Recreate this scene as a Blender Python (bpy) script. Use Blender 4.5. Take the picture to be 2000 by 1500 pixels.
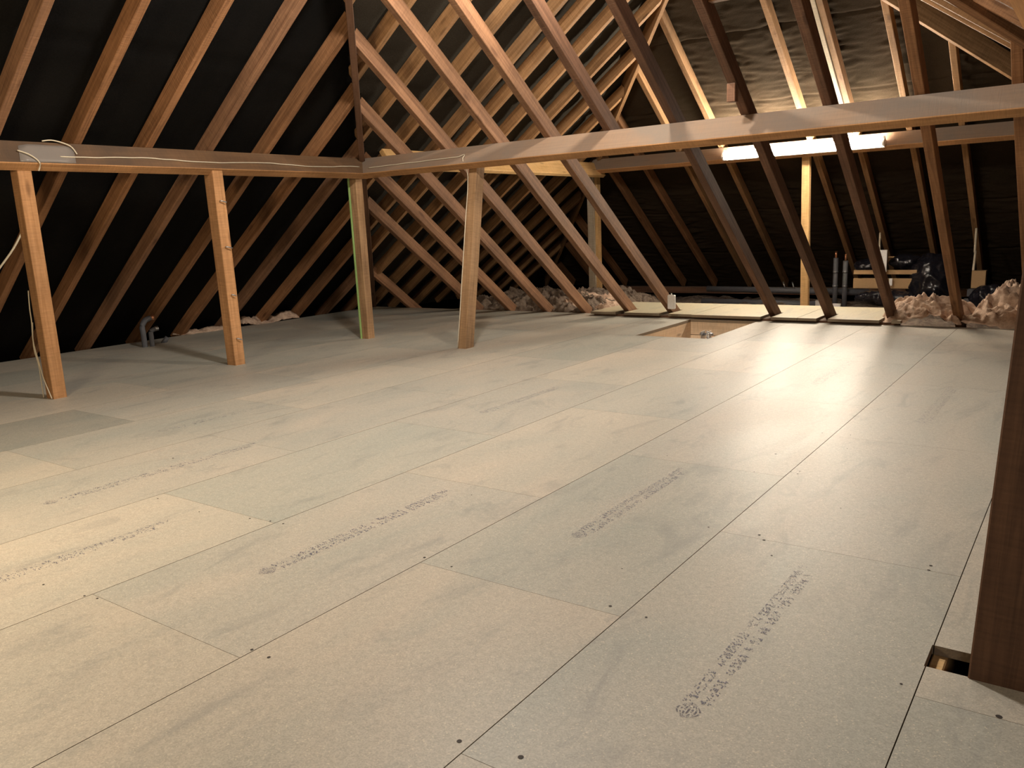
import bpy, bmesh, math, random
from mathutils import Vector, Matrix, noise
random.seed(7)
sc = bpy.context.scene
for o in list(bpy.data.objects): bpy.data.objects.remove(o)
COL = sc.collection

# ---------------------------------------------------------------- camera, world, lights, exposure
cam_d = bpy.data.cameras.new('camera'); cam = bpy.data.objects.new('camera', cam_d); COL.objects.link(cam)
R_ = Vector((0.81374728, 0.57962287, -0.04304303)); U_ = Vector((-0.07697754, 0.18088214, 0.98048769)); F_ = Vector((-0.5760988, 0.79455584, -0.19181029))
M = Matrix((R_, U_, -F_)).transposed().to_4x4(); M.translation = Vector((0, 0, 0.875)); cam.matrix_world = M
cam_d.sensor_width = 36; cam_d.lens = 36 * 1603.58 / 2000; cam_d.clip_start = 0.02
sc.camera = cam
w = bpy.data.worlds.new('attic_world'); sc.world = w; w.use_nodes = True
w.node_tree.nodes['Background'].inputs[0].default_value = (0.6, 0.75, 1, 1)
w.node_tree.nodes['Background'].inputs[1].default_value = 0.0
vs = sc.view_settings; vs.view_transform = 'Standard'; vs.look = 'None'; vs.gamma = 1; vs.use_curve_mapping = False
vs.exposure = 2.22

def lamp(name, loc, power, color, radius):
    d = bpy.data.lights.new(name, 'POINT'); d.energy = power; d.color = color; d.shadow_soft_size = radius
    o = bpy.data.objects.new(name, d); o.location = loc; COL.objects.link(o); return o
TUBE_E = 64.0
lamp('noggin_lamp', (-2.36, 4.0, 2.56), 19, (1.0, 0.84, 0.66), 0.05)      # bulb on the cross timber just above the frame
lamp('ridge_lamp', (-2.15, 2.75, 2.72), 52, (1.0, 0.92, 0.82), 0.12)     # bulb under the ridge of the old roof
lamp('pendant_lamp', (-2.85, 0.55, 1.42), 23, (1.0, 0.77, 0.49), 0.2)      # warm bulb just left of the frame
lamp('rear_fill', (0.55, -0.6, 1.15), 15, (1.0, 0.92, 0.84), 0.25)        # fill light added behind the camera, no known bulb there

lamp('hatch_fill', (-2.5, 6.15, -0.26), 1.0, (1.0, 0.85, 0.68), 0.04)     # lamp added in the hatch to brighten its lining, as if lit from below

# ---------------------------------------------------------------- helpers
T = 0.7253; CS = math.cos(math.atan(T)); SN = math.sin(math.atan(T))
XE, YE, YP, XR = -6.85, 6.80, 10.49, 1.85     # eaves of left slope, old end slope, far end slope, right slope
def tag(o, label=None, cat=None, group=None, kind=None):
    if label: o['label'] = label
    if cat: o['category'] = cat
    if group: o['group'] = group
    if kind: o['kind'] = kind
    return o
def mesh_obj(name, verts, faces, mat, parent=None, mats=None, fmat=None, smooth=False):
    me = bpy.data.meshes.new(name); me.from_pydata([tuple(v) for v in verts], [], faces); me.update()
    for m in (mats or [mat]): me.materials.append(m)
    if fmat:
        for p, k in zip(me.polygons, fmat): p.material_index = k
    if smooth:
        for p in me.polygons: p.use_smooth = True
    o = bpy.data.objects.new(name, me); COL.objects.link(o)
    if parent: o.parent = parent
    return o
def empty(name, loc):
    o = bpy.data.objects.new(name, None); o.location = loc; o.empty_display_size = 0.05; COL.objects.link(o); return o
BOXF = [(0, 1, 2, 3), (7, 6, 5, 4), (0, 4, 5, 1), (1, 5, 6, 2), (2, 6, 7, 3), (3, 7, 4, 0)]
def fixn(o):
    bm = bmesh.new(); bm.from_mesh(o.data); bmesh.ops.recalc_face_normals(bm, faces=bm.faces[:]); bm.to_mesh(o.data); bm.free()
def timber(name, A, B, mat, parent=None, bevel=0.003, warp=0.0):
    """A: four world corners of one end, B: the matching corners of the other; local X runs along the grain"""
    A = [Vector(a) for a in A]; B = [Vector(b) for b in B]
    ca = sum(A, Vector()) / 4; cb = sum(B, Vector()) / 4
    x = (cb - ca).normalized(); y = (A[1] - A[0]); y = (y - x * y.dot(x)).normalized(); z = x.cross(y)
    Mx = Matrix((x, y, z)).transposed().to_4x4(); Mx.translation = ca
    Mi = Mx.inverted(); n = 8 if warp else 1
    V = []; ph = random.uniform(0, 6)
    for k in range(n + 1):
        t = k / n
        off = (y * math.sin(t * 3.1 + ph) + z * math.sin(t * 4.3 + ph * 2)) * warp * (1 if 0 < k < n else 0)
        for a, b in zip(A, B): V.append(Mi @ (a.lerp(b, t) + off))
    F = [(3, 2, 1, 0)]
    for k in range(n):
        for j in range(4):
            F.append((4*k+j, 4*k+(j+1) % 4, 4*k+4+(j+1) % 4, 4*k+4+j))
    F.append(tuple(4*n + j for j in range(4)))
    o = mesh_obj(name, V, F, mat); fixn(o)
    o.matrix_world = Mx
    if parent:
        o.parent = parent; o.matrix_parent_inverse = Matrix.Translation(-parent.location)
    if bevel:
        m = o.modifiers.new('bevel', 'BEVEL'); m.width = bevel; m.segments = 1; m.limit_method = 'ANGLE'
    return o
def box(name, x0, x1, y0, y1, z0, z1, mat, parent=None, bevel=0.003, top=None):
    """axis box; long axis becomes grain; top=(dx,dy) leans the upper end"""
    dx, dy = top or (0, 0)
    L = (x1-x0, y1-y0, z1-z0); k = L.index(max(L))
    if k == 2 or top:
        A = [(x0, y0, z0), (x1, y0, z0), (x1, y1, z0), (x0, y1, z0)]; B = [(a[0]+dx, a[1]+dy, z1) for a in A]
    elif k == 0:
        A = [(x0, y0, z0), (x0, y1, z0), (x0, y1, z1), (x0, y0, z1)]; B = [(x1, a[1], a[2]) for a in A]
    else:
        A = [(x0, y0, z0), (x1, y0, z0), (x1, y0, z1), (x0, y0, z1)]; B = [(a[0], y1, a[2]) for a in A]
    return timber(name, A, B, mat, parent, bevel)
def tube(name, pts, r, mat, parent=None, sides=8, jitter=0):
    P = [Vector(p) for p in pts]; V = []; F = []; up = Vector((0, 0, 1))
    for i, p in enumerate(P):
        t = (P[min(i+1, len(P)-1)] - P[max(i-1, 0)]).normalized()
        a = t.cross(up if abs(t.z) < .9 else Vector((1, 0, 0))).normalized(); b = t.cross(a)
        q = p + (a * random.uniform(-1, 1) + b * random.uniform(-1, 1)) * jitter
        for k in range(sides):
            an = 2*math.pi*k/sides; V.append(q + (a*math.cos(an) + b*math.sin(an))*r)
    n = len(P)
    for i in range(n-1):
        for k in range(sides): F.append((i*sides+k, i*sides+(k+1) % sides, (i+1)*sides+(k+1) % sides, (i+1)*sides+k))
    F.append(tuple(range(sides))); F.append(tuple((n-1)*sides+k for k in range(sides)))
    o = mesh_obj(name, V, F, mat, smooth=True); fixn(o)
    if parent: o.parent = parent; o.matrix_parent_inverse = Matrix.Translation(-parent.location)
    return o
def spline(pts, n=8):
    P = [Vector(p) for p in pts]; out = []
    for i in range(len(P)-1):
        p0 = P[max(i-1, 0)]; p1 = P[i]; p2 = P[i+1]; p3 = P[min(i+2, len(P)-1)]
        for k in range(n):
            t = k/n; out.append(0.5*((2*p1)+(p2-p0)*t+(2*p0-5*p1+4*p2-p3)*t*t+(3*p1-p0-3*p2+p3)*t**3))
    out.append(P[-1]); return out

# ---------------------------------------------------------------- materials
def newmat(name):
    m = bpy.data.materials.new(name); m.use_nodes = True; nt = m.node_tree
    return m, nt, nt.nodes['Principled BSDF'], nt.nodes, nt.links
def simple(name, col, rough=.6, metal=0, bump=0, bscale=60):
    m, nt, b, N, L = newmat(name)
    b.inputs['Base Color'].default_value = (*col, 1); b.inputs['Roughness'].default_value = rough; b.inputs['Metallic'].default_value = metal
    tc = N.new('ShaderNodeTexCoord'); nz = N.new('ShaderNodeTexNoise'); nz.inputs['Scale'].default_value = bscale; nz.inputs['Detail'].default_value = 6
    L.new(tc.outputs['Object'], nz.inputs['Vector'])
    mx = N.new('ShaderNodeMix'); mx.data_type = 'RGBA'; mx.blend_type = 'MULTIPLY'; mx.inputs[0].default_value = .35
    mx.inputs[6].default_value = (*col, 1); L.new(nz.outputs['Fac'], mx.inputs[7]); 
    mp = N.new('ShaderNodeMapRange'); mp.inputs[3].default_value = .6; mp.inputs[4].default_value = 1.4
    L.new(nz.outputs['Fac'], mp.inputs[0]); L.new(mp.outputs[0], mx.inputs[7]); L.new(mx.outputs[2], b.inputs['Base Color'])
    if bump:
        bp = N.new('ShaderNodeBump'); bp.inputs['Distance'].default_value = bump; L.new(nz.outputs['Fac'], bp.inputs['Height']); L.new(bp.outputs[0], b.inputs['Normal'])
    return m
def wood(name, light, dark, dust=0.0, rough=.75, knots=True, stain=.5, dustcol=(.17, .14, .12)):
    m, nt, b, N, L = newmat(name)
    tc = N.new('ShaderNodeTexCoord'); oi = N.new('ShaderNodeObjectInfo')
    off = N.new('ShaderNodeVectorMath'); off.operation = 'MULTIPLY_ADD'
    comb = N.new('ShaderNodeCombineXYZ'); 
    for i in range(3): L.new(oi.outputs['Random'], comb.inputs[i])
    off.inputs[1].default_value = (37, 19, 53); L.new(comb.outputs[0], off.inputs[0]); L.new(tc.outputs['Object'], off.inputs[2])
    mp = N.new('ShaderNodeMapping'); mp.inputs['Scale'].default_value = (1.1, 26, 26); L.new(off.outputs[0], mp.inputs[0])
    g = N.new('ShaderNodeTexNoise'); g.inputs['Scale'].default_value = 2.2; g.inputs['Detail'].default_value = 8; g.inputs['Roughness'].default_value = .62; g.inputs['Distortion'].default_value = .6
    L.new(mp.outputs[0], g.inputs['Vector'])
    # fine saw marks across the grain
    mp2 = N.new('ShaderNodeMapping'); mp2.inputs['Scale'].default_value = (90, 9, 9); L.new(off.outputs[0], mp2.inputs[0])
    s = N.new('ShaderNodeTexNoise'); s.inputs['Scale'].default_value = 1.6; s.inputs['Detail'].default_value = 4; L.new(mp2.outputs[0], s.inputs['Vector'])
    big = N.new('ShaderNodeTexNoise'); big.inputs['Scale'].default_value = 2.4; big.inputs['Detail'].default_value = 4; L.new(off.outputs[0], big.inputs['Vector'])
    r = N.new('ShaderNodeValToRGB'); r.color_ramp.elements[0].position = .33; r.color_ramp.elements[1].position = .66
    r.color_ramp.elements[0].color = (*dark, 1); r.color_ramp.elements[1].color = (*light, 1); L.new(g.outputs['Fac'], r.inputs[0])
    mr = N.new('ShaderNodeMapRange'); mr.inputs[1].default_value = .3; mr.inputs[2].default_value = .7; mr.inputs[3].default_value = 1-stain*.55; mr.inputs[4].default_value = 1+stain*.25
    L.new(big.outputs['Fac'], mr.inputs[0])
    mr2 = N.new('ShaderNodeMapRange'); mr2.inputs[1].default_value = .3; mr2.inputs[2].default_value = .7; mr2.inputs[3].default_value = .88; mr2.inputs[4].default_value = 1.1
    L.new(s.outputs['Fac'], mr2.inputs[0])
    rv = N.new('ShaderNodeMapRange'); rv.inputs[3].default_value = .82; rv.inputs[4].default_value = 1.15; L.new(oi.outputs['Random'], rv.inputs[0])
    m1 = N.new('ShaderNodeMath'); m1.operation = 'MULTIPLY'; L.new(mr.outputs[0], m1.inputs[0]); L.new(mr2.outputs[0], m1.inputs[1])
    m2 = N.new('ShaderNodeMath'); m2.operation = 'MULTIPLY'; L.new(m1.outputs[0], m2.inputs[0]); L.new(rv.outputs[0], m2.inputs[1])
    sc_ = N.new('ShaderNodeVectorMath'); sc_.operation = 'SCALE'; L.new(r.outputs[0], sc_.inputs[0]); L.new(m2.outputs[0], sc_.inputs['Scale'])
    col = sc_.outputs[0]
    if knots:
        mk = N.new('ShaderNodeMapping'); mk.inputs['Scale'].default_value = (2.6, 9, 9); L.new(off.outputs[0], mk.inputs[0])
        vo = N.new('ShaderNodeTexVoronoi'); vo.inputs['Scale'].default_value = 1.0; L.new(mk.outputs[0], vo.inputs['Vector'])
        kr = N.new('ShaderNodeMapRange'); kr.inputs[1].default_value = .06; kr.inputs[2].default_value = .15; kr.inputs[3].default_value = .55; kr.inputs[4].default_value = 0
        L.new(vo.outputs['Distance'], kr.inputs[0])
        mx = N.new('ShaderNodeMix'); mx.data_type = 'RGBA'; L.new(kr.outputs[0], mx.inputs[0]); L.new(col, mx.inputs[6]); mx.inputs[7].default_value = (dark[0]*.35, dark[1]*.3, dark[2]*.3, 1)
        col = mx.outputs[2]
    if dust:
        ge = N.new('ShaderNodeNewGeometry'); sp = N.new('ShaderNodeSeparateXYZ'); L.new(ge.outputs['Normal'], sp.inputs[0])
        dm = N.new('ShaderNodeMapRange'); dm.inputs[1].default_value = .15; dm.inputs[2].default_value = .5; dm.inputs[3].default_value = 0; dm.inputs[4].default_value = dust
        L.new(sp.outputs['Z'], dm.inputs[0])
        nb = N.new('ShaderNodeMapRange'); nb.inputs[1].default_value = .3; nb.inputs[2].default_value = .62; nb.inputs[3].default_value = .6; nb.inputs[4].default_value = 1; L.new(big.outputs['Fac'], nb.inputs[0])
        mm = N.new('ShaderNodeMath'); mm.operation = 'MULTIPLY'; L.new(dm.outputs[0], mm.inputs[0]); L.new(nb.outputs[0], mm.inputs[1])
        mx = N.new('ShaderNodeMix'); mx.data_type = 'RGBA'; L.new(mm.outputs[0], mx.inputs[0]); L.new(col, mx.inputs[6]); mx.inputs[7].default_value = (*dustcol, 1)
        col = mx.outputs[2]
    L.new(col, b.inputs['Base Color']); b.inputs['Roughness'].default_value = rough; b.inputs['Specular IOR Level'].default_value = .3
    ad = N.new('ShaderNodeMath'); ad.operation = 'ADD'; L.new(g.outputs['Fac'], ad.inputs[0]); L.new(s.outputs['Fac'], ad.inputs[1])
    bp = N.new('ShaderNodeBump'); bp.inputs['Distance'].default_value = .0025; bp.inputs['Strength'].default_value = .6; L.new(ad.outputs[0], bp.inputs['Height']); L.new(bp.outputs[0], b.inputs['Normal'])
    return m
def felt(name, c1, c2):
    m, nt, b, N, L = newmat(name)
    tc = N.new('ShaderNodeTexCoord'); n1 = N.new('ShaderNodeTexNoise'); n1.inputs['Scale'].default_value = 1.3; n1.inputs['Detail'].default_value = 7; L.new(tc.outputs['Object'], n1.inputs['Vector'])
    n2 = N.new('ShaderNodeTexNoise'); n2.inputs['Scale'].default_value = 120; n2.inputs['Detail'].default_value = 5; L.new(tc.outputs['Object'], n2.inputs['Vector'])
    r = N.new('ShaderNodeValToRGB'); r.color_ramp.elements[0].position = .3; r.color_ramp.elements[1].position = .7
    r.color_ramp.elements[0].color = (*c1, 1); r.color_ramp.elements[1].color = (*c2, 1); L.new(n1.outputs['Fac'], r.inputs[0])
    mr = N.new('ShaderNodeMapRange'); mr.inputs[3].default_value = .6; mr.inputs[4].default_value = 1.4; L.new(n2.outputs['Fac'], mr.inputs[0])
    s = N.new('ShaderNodeVectorMath'); s.operation = 'SCALE'; L.new(r.outputs[0], s.inputs[0]); L.new(mr.outputs[0], s.inputs['Scale']); L.new(s.outputs[0], b.inputs['Base Color'])
    b.inputs['Roughness'].default_value = .95; b.inputs['Specular IOR Level'].default_value = .04
    bp = N.new('ShaderNodeBump'); bp.inputs['Distance'].default_value = .0015; L.new(n2.outputs['Fac'], bp.inputs['Height']); L.new(bp.outputs[0], b.inputs['Normal'])
    return m
def chipboard():
    m, nt, b, N, L = newmat('moisture_resistant_chipboard')
    tc = N.new('ShaderNodeTexCoord'); at = N.new('ShaderNodeAttribute'); at.attribute_name = 'board'
    # chips
    v = N.new('ShaderNodeTexVoronoi'); v.inputs['Scale'].default_value = 380; v.inputs['Randomness'].default_value = 1; L.new(tc.outputs['Object'], v.inputs['Vector'])
    bw = N.new('ShaderNodeSeparateColor'); L.new(v.outputs['Color'], bw.inputs[0])
    f1 = N.new('ShaderNodeMapRange'); f1.inputs[3].default_value = .86; f1.inputs[4].default_value = 1.14; L.new(bw.outputs[0], f1.inputs[0])
    fl = N.new('ShaderNodeMapRange'); fl.inputs[1].default_value = .955; fl.inputs[2].default_value = .985; fl.inputs[3].default_value = 0; fl.inputs[4].default_value = .5; L.new(bw.outputs[1], fl.inputs[0])
    nz = N.new('ShaderNodeTexNoise'); nz.inputs['Scale'].default_value = 60; nz.inputs['Detail'].default_value = 5; L.new(tc.outputs['Object'], nz.inputs['Vector'])
    f2 = N.new('ShaderNodeMapRange'); f2.inputs[1].default_value = .3; f2.inputs[2].default_value = .7; f2.inputs[3].default_value = .93; f2.inputs[4].default_value = 1.06; L.new(nz.outputs['Fac'], f2.inputs[0])
    # scuffs and damp blotches, drawn out along the boards
    mp = N.new('ShaderNodeMapping'); mp.inputs['Scale'].default_value = (2.6, .9, 1); mp.inputs['Rotation'].default_value = (0, 0, .12); L.new(tc.outputs['Object'], mp.inputs[0])
    bl = N.new('ShaderNodeTexNoise'); bl.inputs['Scale'].default_value = 1.25; bl.inputs['Detail'].default_value = 5; bl.inputs['Roughness'].default_value = .55; bl.inputs['Distortion'].default_value = .7; L.new(mp.outputs[0], bl.inputs['Vector'])
    f3 = N.new('ShaderNodeMapRange'); f3.inputs[1].default_value = .32; f3.inputs[2].default_value = .68; f3.inputs[3].default_value = 0; f3.inputs[4].default_value = 1; L.new(bl.outputs['Fac'], f3.inputs[0])
    mp3 = N.new('ShaderNodeMapping'); mp3.inputs['Scale'].default_value = (3.2, 1.2, 1); mp3.inputs['Location'].default_value = (4, 9, 0); L.new(tc.outputs['Object'], mp3.inputs[0])
    st = N.new('ShaderNodeTexNoise'); st.inputs['Scale'].default_value = 2.3; st.inputs['Detail'].default_value = 7; st.inputs['Roughness'].default_value = .62; st.inputs['Distortion'].default_value = 1.1; L.new(mp3.outputs[0], st.inputs['Vector'])
    f4 = N.new('ShaderNodeMapRange'); f4.inputs[1].default_value = .54; f4.inputs[2].default_value = .72; f4.inputs[3].default_value = 0; f4.inputs[4].default_value = .42; L.new(st.outputs['Fac'], f4.inputs[0])
    cmix = N.new('ShaderNodeMix'); cmix.data_type = 'RGBA'; cmix.inputs[6].default_value = (.90, .94, .93, 1); cmix.inputs[7].default_value = (1.06, 1.02, .97, 1); L.new(f3.outputs[0], cmix.inputs[0])
    mul = N.new('ShaderNodeVectorMath'); mul.operation = 'MULTIPLY'; L.new(at.outputs['Color'], mul.inputs[0]); L.new(cmix.outputs[2], mul.inputs[1])
    k = N.new('ShaderNodeMath'); k.operation = 'MULTIPLY'; L.new(f1.outputs[0], k.inputs[0]); L.new(f2.outputs[0], k.inputs[1])
    s = N.new('ShaderNodeVectorMath'); s.operation = 'SCALE'; L.new(mul.outputs[0], s.inputs[0]); L.new(k.outputs[0], s.inputs['Scale'])
    mx = N.new('ShaderNodeMix'); mx.data_type = 'RGBA'; L.new(fl.outputs[0], mx.inputs[0]); L.new(s.outputs[0], mx.inputs[6]); mx.inputs[7].default_value = (.72, .66, .52, 1)
    mx2 = N.new('ShaderNodeMix'); mx2.data_type = 'RGBA'; L.new(f4.outputs[0], mx2.inputs[0]); L.new(mx.outputs[2], mx2.inputs[6]); mx2.inputs[7].default_value = (.19, .20, .20, 1)
    L.new(mx2.outputs[2], b.inputs['Base Color'])
    rr = N.new('ShaderNodeMapRange'); rr.inputs[3].default_value = .40; rr.inputs[4].default_value = .57; L.new(bl.outputs['Fac'], rr.inputs[0]); L.new(rr.outputs[0], b.inputs['Roughness'])
    b.inputs['Specular IOR Level'].default_value = .5
    bp = N.new('ShaderNodeBump'); bp.inputs['Distance'].default_value = .0004; bp.inputs['Strength'].default_value = .5; L.new(nz.outputs['Fac'], bp.inputs['Height']); L.new(bp.outputs[0], b.inputs['Normal'])
    return m
W_OLD = wood('old_rafter_wood', (.37, .185, .085), (.195, .09, .040), dust=.5)
W_RED = wood('reddish_sawn_wood', (.345, .185, .10), (.185, .092, .050), dust=.5)
W_NEWER = wood('honey_rafter_wood', (.42, .24, .115), (.24, .13, .058), dust=.3)
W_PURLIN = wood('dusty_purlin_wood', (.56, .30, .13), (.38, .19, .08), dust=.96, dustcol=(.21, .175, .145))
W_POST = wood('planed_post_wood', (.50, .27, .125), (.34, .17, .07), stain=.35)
W_POST2 = wood('weathered_post_wood', (.50, .31, .16), (.31, .18, .09), stain=.5)
W_PINE = wood('new_pine', (.74, .50, .24), (.58, .35, .14), stain=.2)
W_WHITE = wood('whitewood', (.62, .54, .42), (.48, .40, .29), stain=.25)
W_DKBROWN = wood('dark_rafter_wood', (.20, .105, .062), (.11, .055, .032), dust=.4)  # darker brown than the other rafter woods
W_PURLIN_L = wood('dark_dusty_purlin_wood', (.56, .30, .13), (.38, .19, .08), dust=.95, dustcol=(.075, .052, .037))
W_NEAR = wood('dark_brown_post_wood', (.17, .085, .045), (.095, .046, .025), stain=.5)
W_DARK = wood('dark_old_wood', (.20, .105, .062), (.10, .05, .03), dust=.5)
W_FRAME = wood('pale_hatch_lining', (.85, .68, .49), (.74, .56, .38), stain=.2)
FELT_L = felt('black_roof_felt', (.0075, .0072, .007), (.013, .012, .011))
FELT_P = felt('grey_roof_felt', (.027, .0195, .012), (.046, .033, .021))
FELT_N = felt('lit_roof_felt', (.034, .030, .024), (.055, .049, .040))  # left slope felt lightened beyond the hip, lamplight put into its colour
CHIP = chipboard()
EDGE = simple('chipboard_edge', (.25, .20, .14), .8, bump=.002, bscale=120)
INK = simple('stamp_ink', (.15, .15, .21), .6)
HOLE = simple('screw_hole_dark', (.03, .022, .018), .7)
BELOW = simple('plasterboard_back', (.10, .085, .07), .9)
WHITE = simple('white_plastic', (.75, .75, .75), .35)
GREYP = simple('grey_pipe_lagging', (.10, .105, .12), .55, bump=.003, bscale=40)
STEEL = simple('galvanised_steel', (.45, .47, .5), .35, .9)
COPPER = simple('copper', (.6, .28, .15), .35, .8)
BLACKP = simple('black_polythene', (.008, .008, .012), .22, bump=.006, bscale=14)
CORD = simple('cream_cord', (.62, .55, .42), .7)
GREENP = simple('green_preservative_paint', (.30, .48, .16), .7)
CARD = simple('brown_board', (.40, .26, .13), .8)
BLOCK = simple('grey_block', (.10, .10, .11), .9, bump=.003)
# translucent tape
TAPE, nt, b, N, L = newmat('clear_tape'); b.inputs['Base Color'].default_value = (.42, .38, .35, 1); b.inputs['Roughness'].default_value = .3; b.inputs['Alpha'].default_value = .38
# insulation
def wool(name, c1, c2):
    m, nt, b, N, L = newmat(name); tc = N.new('ShaderNodeTexCoord'); n = N.new('ShaderNodeTexNoise'); n.inputs['Scale'].default_value = 22; n.inputs['Detail'].default_value = 8; n.inputs['Roughness'].default_value = .7
    L.new(tc.outputs['Object'], n.inputs['Vector']); r = N.new('ShaderNodeValToRGB'); r.color_ramp.elements[0].position = .35; r.color_ramp.elements[1].position = .68
    r.color_ramp.elements[0].color = (*c1, 1); r.color_ramp.elements[1].color = (*c2, 1); L.new(n.outputs['Fac'], r.inputs[0]); L.new(r.outputs[0], b.inputs['Base Color']); b.inputs['Roughness'].default_value = 1
    bp = N.new('ShaderNodeBump'); bp.inputs['Distance'].default_value = .012; L.new(n.outputs['Fac'], bp.inputs['Height']); L.new(bp.outputs[0], b.inputs['Normal']); return m
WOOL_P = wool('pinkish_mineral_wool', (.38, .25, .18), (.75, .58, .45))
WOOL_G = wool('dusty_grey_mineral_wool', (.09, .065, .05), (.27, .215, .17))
# lit diffuser of the strip light
DIFF, nt, b, N, L = newmat('lit_diffuser'); b.inputs['Base Color'].default_value = (.9, .9, .9, 1)
b.inputs['Emission Color'].default_value = (1.0, .86, .68, 1); b.inputs['Emission Strength'].default_value = TUBE_E

# ---------------------------------------------------------------- floor
S0, BW, BL = -0.222, 0.6, 1.16
holes = [(-2.86, -2.28, 5.57, 6.60), (-0.225, -0.0, 1.628, 1.722)]
verts, faces, fm, cols = [], [], [], []
def add_box(x0, x1, y0, y1, z0, z1, top_m, col):
    i = len(verts); verts.extend([(x0, y0, z0), (x1, y0, z0), (x1, y1, z0), (x0, y1, z0), (x0, y0, z1), (x1, y0, z1), (x1, y1, z1), (x0, y1, z1)])
    for k, f in enumerate([(4, 5, 6, 7), (3, 2, 1, 0), (0, 1, 5, 4), (1, 2, 6, 5), (2, 3, 7, 6), (3, 0, 4, 7)]):
        faces.append(tuple(i+j for j in f)); fm.append(top_m if k == 0 else 1); cols.append(col)
def cut(rects, h):
    out = []
    for (a, b_, c, d) in rects:
        x0, x1, y0, y1 = h
        if x1 <= a or x0 >= b_ or y1 <= c or y0 >= d: out.append((a, b_, c, d)); continue
        if a < x0: out.append((a, x0, c, d))
        if x1 < b_: out.append((x1, b_, c, d))
        m0, m1 = max(a, x0), min(b_, x1)
        if c < y0: out.append((m0, m1, c, y0))
        if y1 < d: out.append((m0, m1, y1, d))
    return out
WARM = Vector((.475, .44, .385)); GREENISH = Vector((.385, .383, .348)); MID = Vector((.43, .412, .372))
for r in range(-5, 13):              # row r lies between S0-r*BW and S0-(r-1)*BW
    x1 = S0 - (r-1)*BW; x0 = x1 - BW
    off = .94 if r % 2 == 1 else 1.51
    n0 = -4
    for n in range(n0, 7):
        y0 = off + (n-1)*BL; y1 = y0 + BL
        a, b_, c, d = max(x0, -6.84), min(x1, 1.84), max(y0, -2.9), min(y1, 6.66)
        if b_ - a < .03 or d - c < .03: continue
        rr = random.Random(r*97+n*13)
        col = MID.lerp(WARM if rr.random() < .5 else GREENISH, rr.random()) * rr.uniform(.96, 1.03)
        known = {(1, 0): WARM*.93, (1, 1): MID.lerp(GREENISH, .6)*1.0, (1, 2): MID*1.0, (1, 3): MID*1.02, (2, 0): WARM*.97, (2, 1): GREENISH*1.03, (2, 2): MID*1.0,
                 (3, 0): WARM*.98, (3, 1): MID*1.0, (3, 2): WARM*.99, (4, 0): WARM*1.03, (4, 1): GREENISH*1.05, (4, 2): MID*.98, (5, 1): MID*1.0, (5, 2): MID*.98, (7, 1): GREENISH*.84}
        col = known.get((r, n), col)
        g = .0011
        for q in cut(cut([(a+g, b_-g, c+g*.45, d-g*.45)], holes[0]), holes[1]):
            add_box(*q, -.02, 0, 0, col)
# strip running on past the feet of the old end slope, left part
for k in range(6):
    a, b_ = -6.84+k*.5, -6.84+(k+1)*.5
    add_box(a+.0008, min(b_, -3.9)-.0008, 6.6625, 6.795, -.02, 0, 0, MID*.97)
# underside, joists below
add_box(-7.2, 2.1, -3, 11.0, -.30, -.29, 2, MID)
def ink_quad(cx, cy, wx, wy, m=3, z=.0006):
    i = len(verts); verts.extend([(cx-wx, cy-wy, z), (cx+wx, cy-wy, z), (cx+wx, cy+wy, z), (cx-wx, cy+wy, z)])
    faces.append((i, i+1, i+2, i+3)); fm.append(m); cols.append(MID)
def stamp(x, y0, y1, dens):
    rr = random.Random(int(x*100+y0*10)); Ls = y1-y0
    def on_(yy): return yy-y0
    # emblem: hatched lozenge at the near end
    for k in range(26):
        t = k/26; ww = .021*math.sin(math.pi*min(1, t*1.1+.06))
        for j in range(7):
            if rr.random() < dens*.8: ink_quad(x-.004+(j-3)/3*ww, y0+.03+t*.06, ww/11, .0006)
    for line, (dx, a0, a1) in enumerate(((-.016, .10, .60), (.014, .11, .93), (-.012, .60, .98))):
        yy = y0 + Ls*a0
        while yy < y0 + Ls*a1:
            cw = rr.choice((.010, .012, .014))
            pat = [[rr.random() < .52 for _ in range(4)] for _ in range(6)]
            fade = dens*rr.uniform(.55, 1.1)
            for a in range(6):
                for c in range(4):
                    if pat[a][c] and rr.random() < fade: ink_quad(x+dx+(a-2.5)*.0036, yy+c*cw/4.2, .0013, .0012)
            yy += cw + .004
            if rr.random() < .12: yy += .018
for (x, y0, y1, d) in ((-.545, 1.20, 1.99, .8), (-1.15, 1.83, 2.63, .75), (-1.74, 1.21, 2.03, .8), (-2.335, .55, 1.37, .55), (-2.345, 2.95, 3.72, .6), (-2.89, 1.20, 2.13, .65), (-.555, 3.58, 4.45, .4), (-1.16, 4.2, 4.95, .5), (-3.5, 2.0, 2.8, .5)):
    stamp(x, y0, y1, d)
def disc(cx, cy, r, m=4, z=.0007):
    i = len(verts); n = 8
    for k in range(n): verts.append((cx+r*math.cos(k*2*math.pi/n), cy+r*math.sin(k*2*math.pi/n), z))
    faces.append(tuple(range(i, i+n))); fm.append(m); cols.append(MID)
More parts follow.
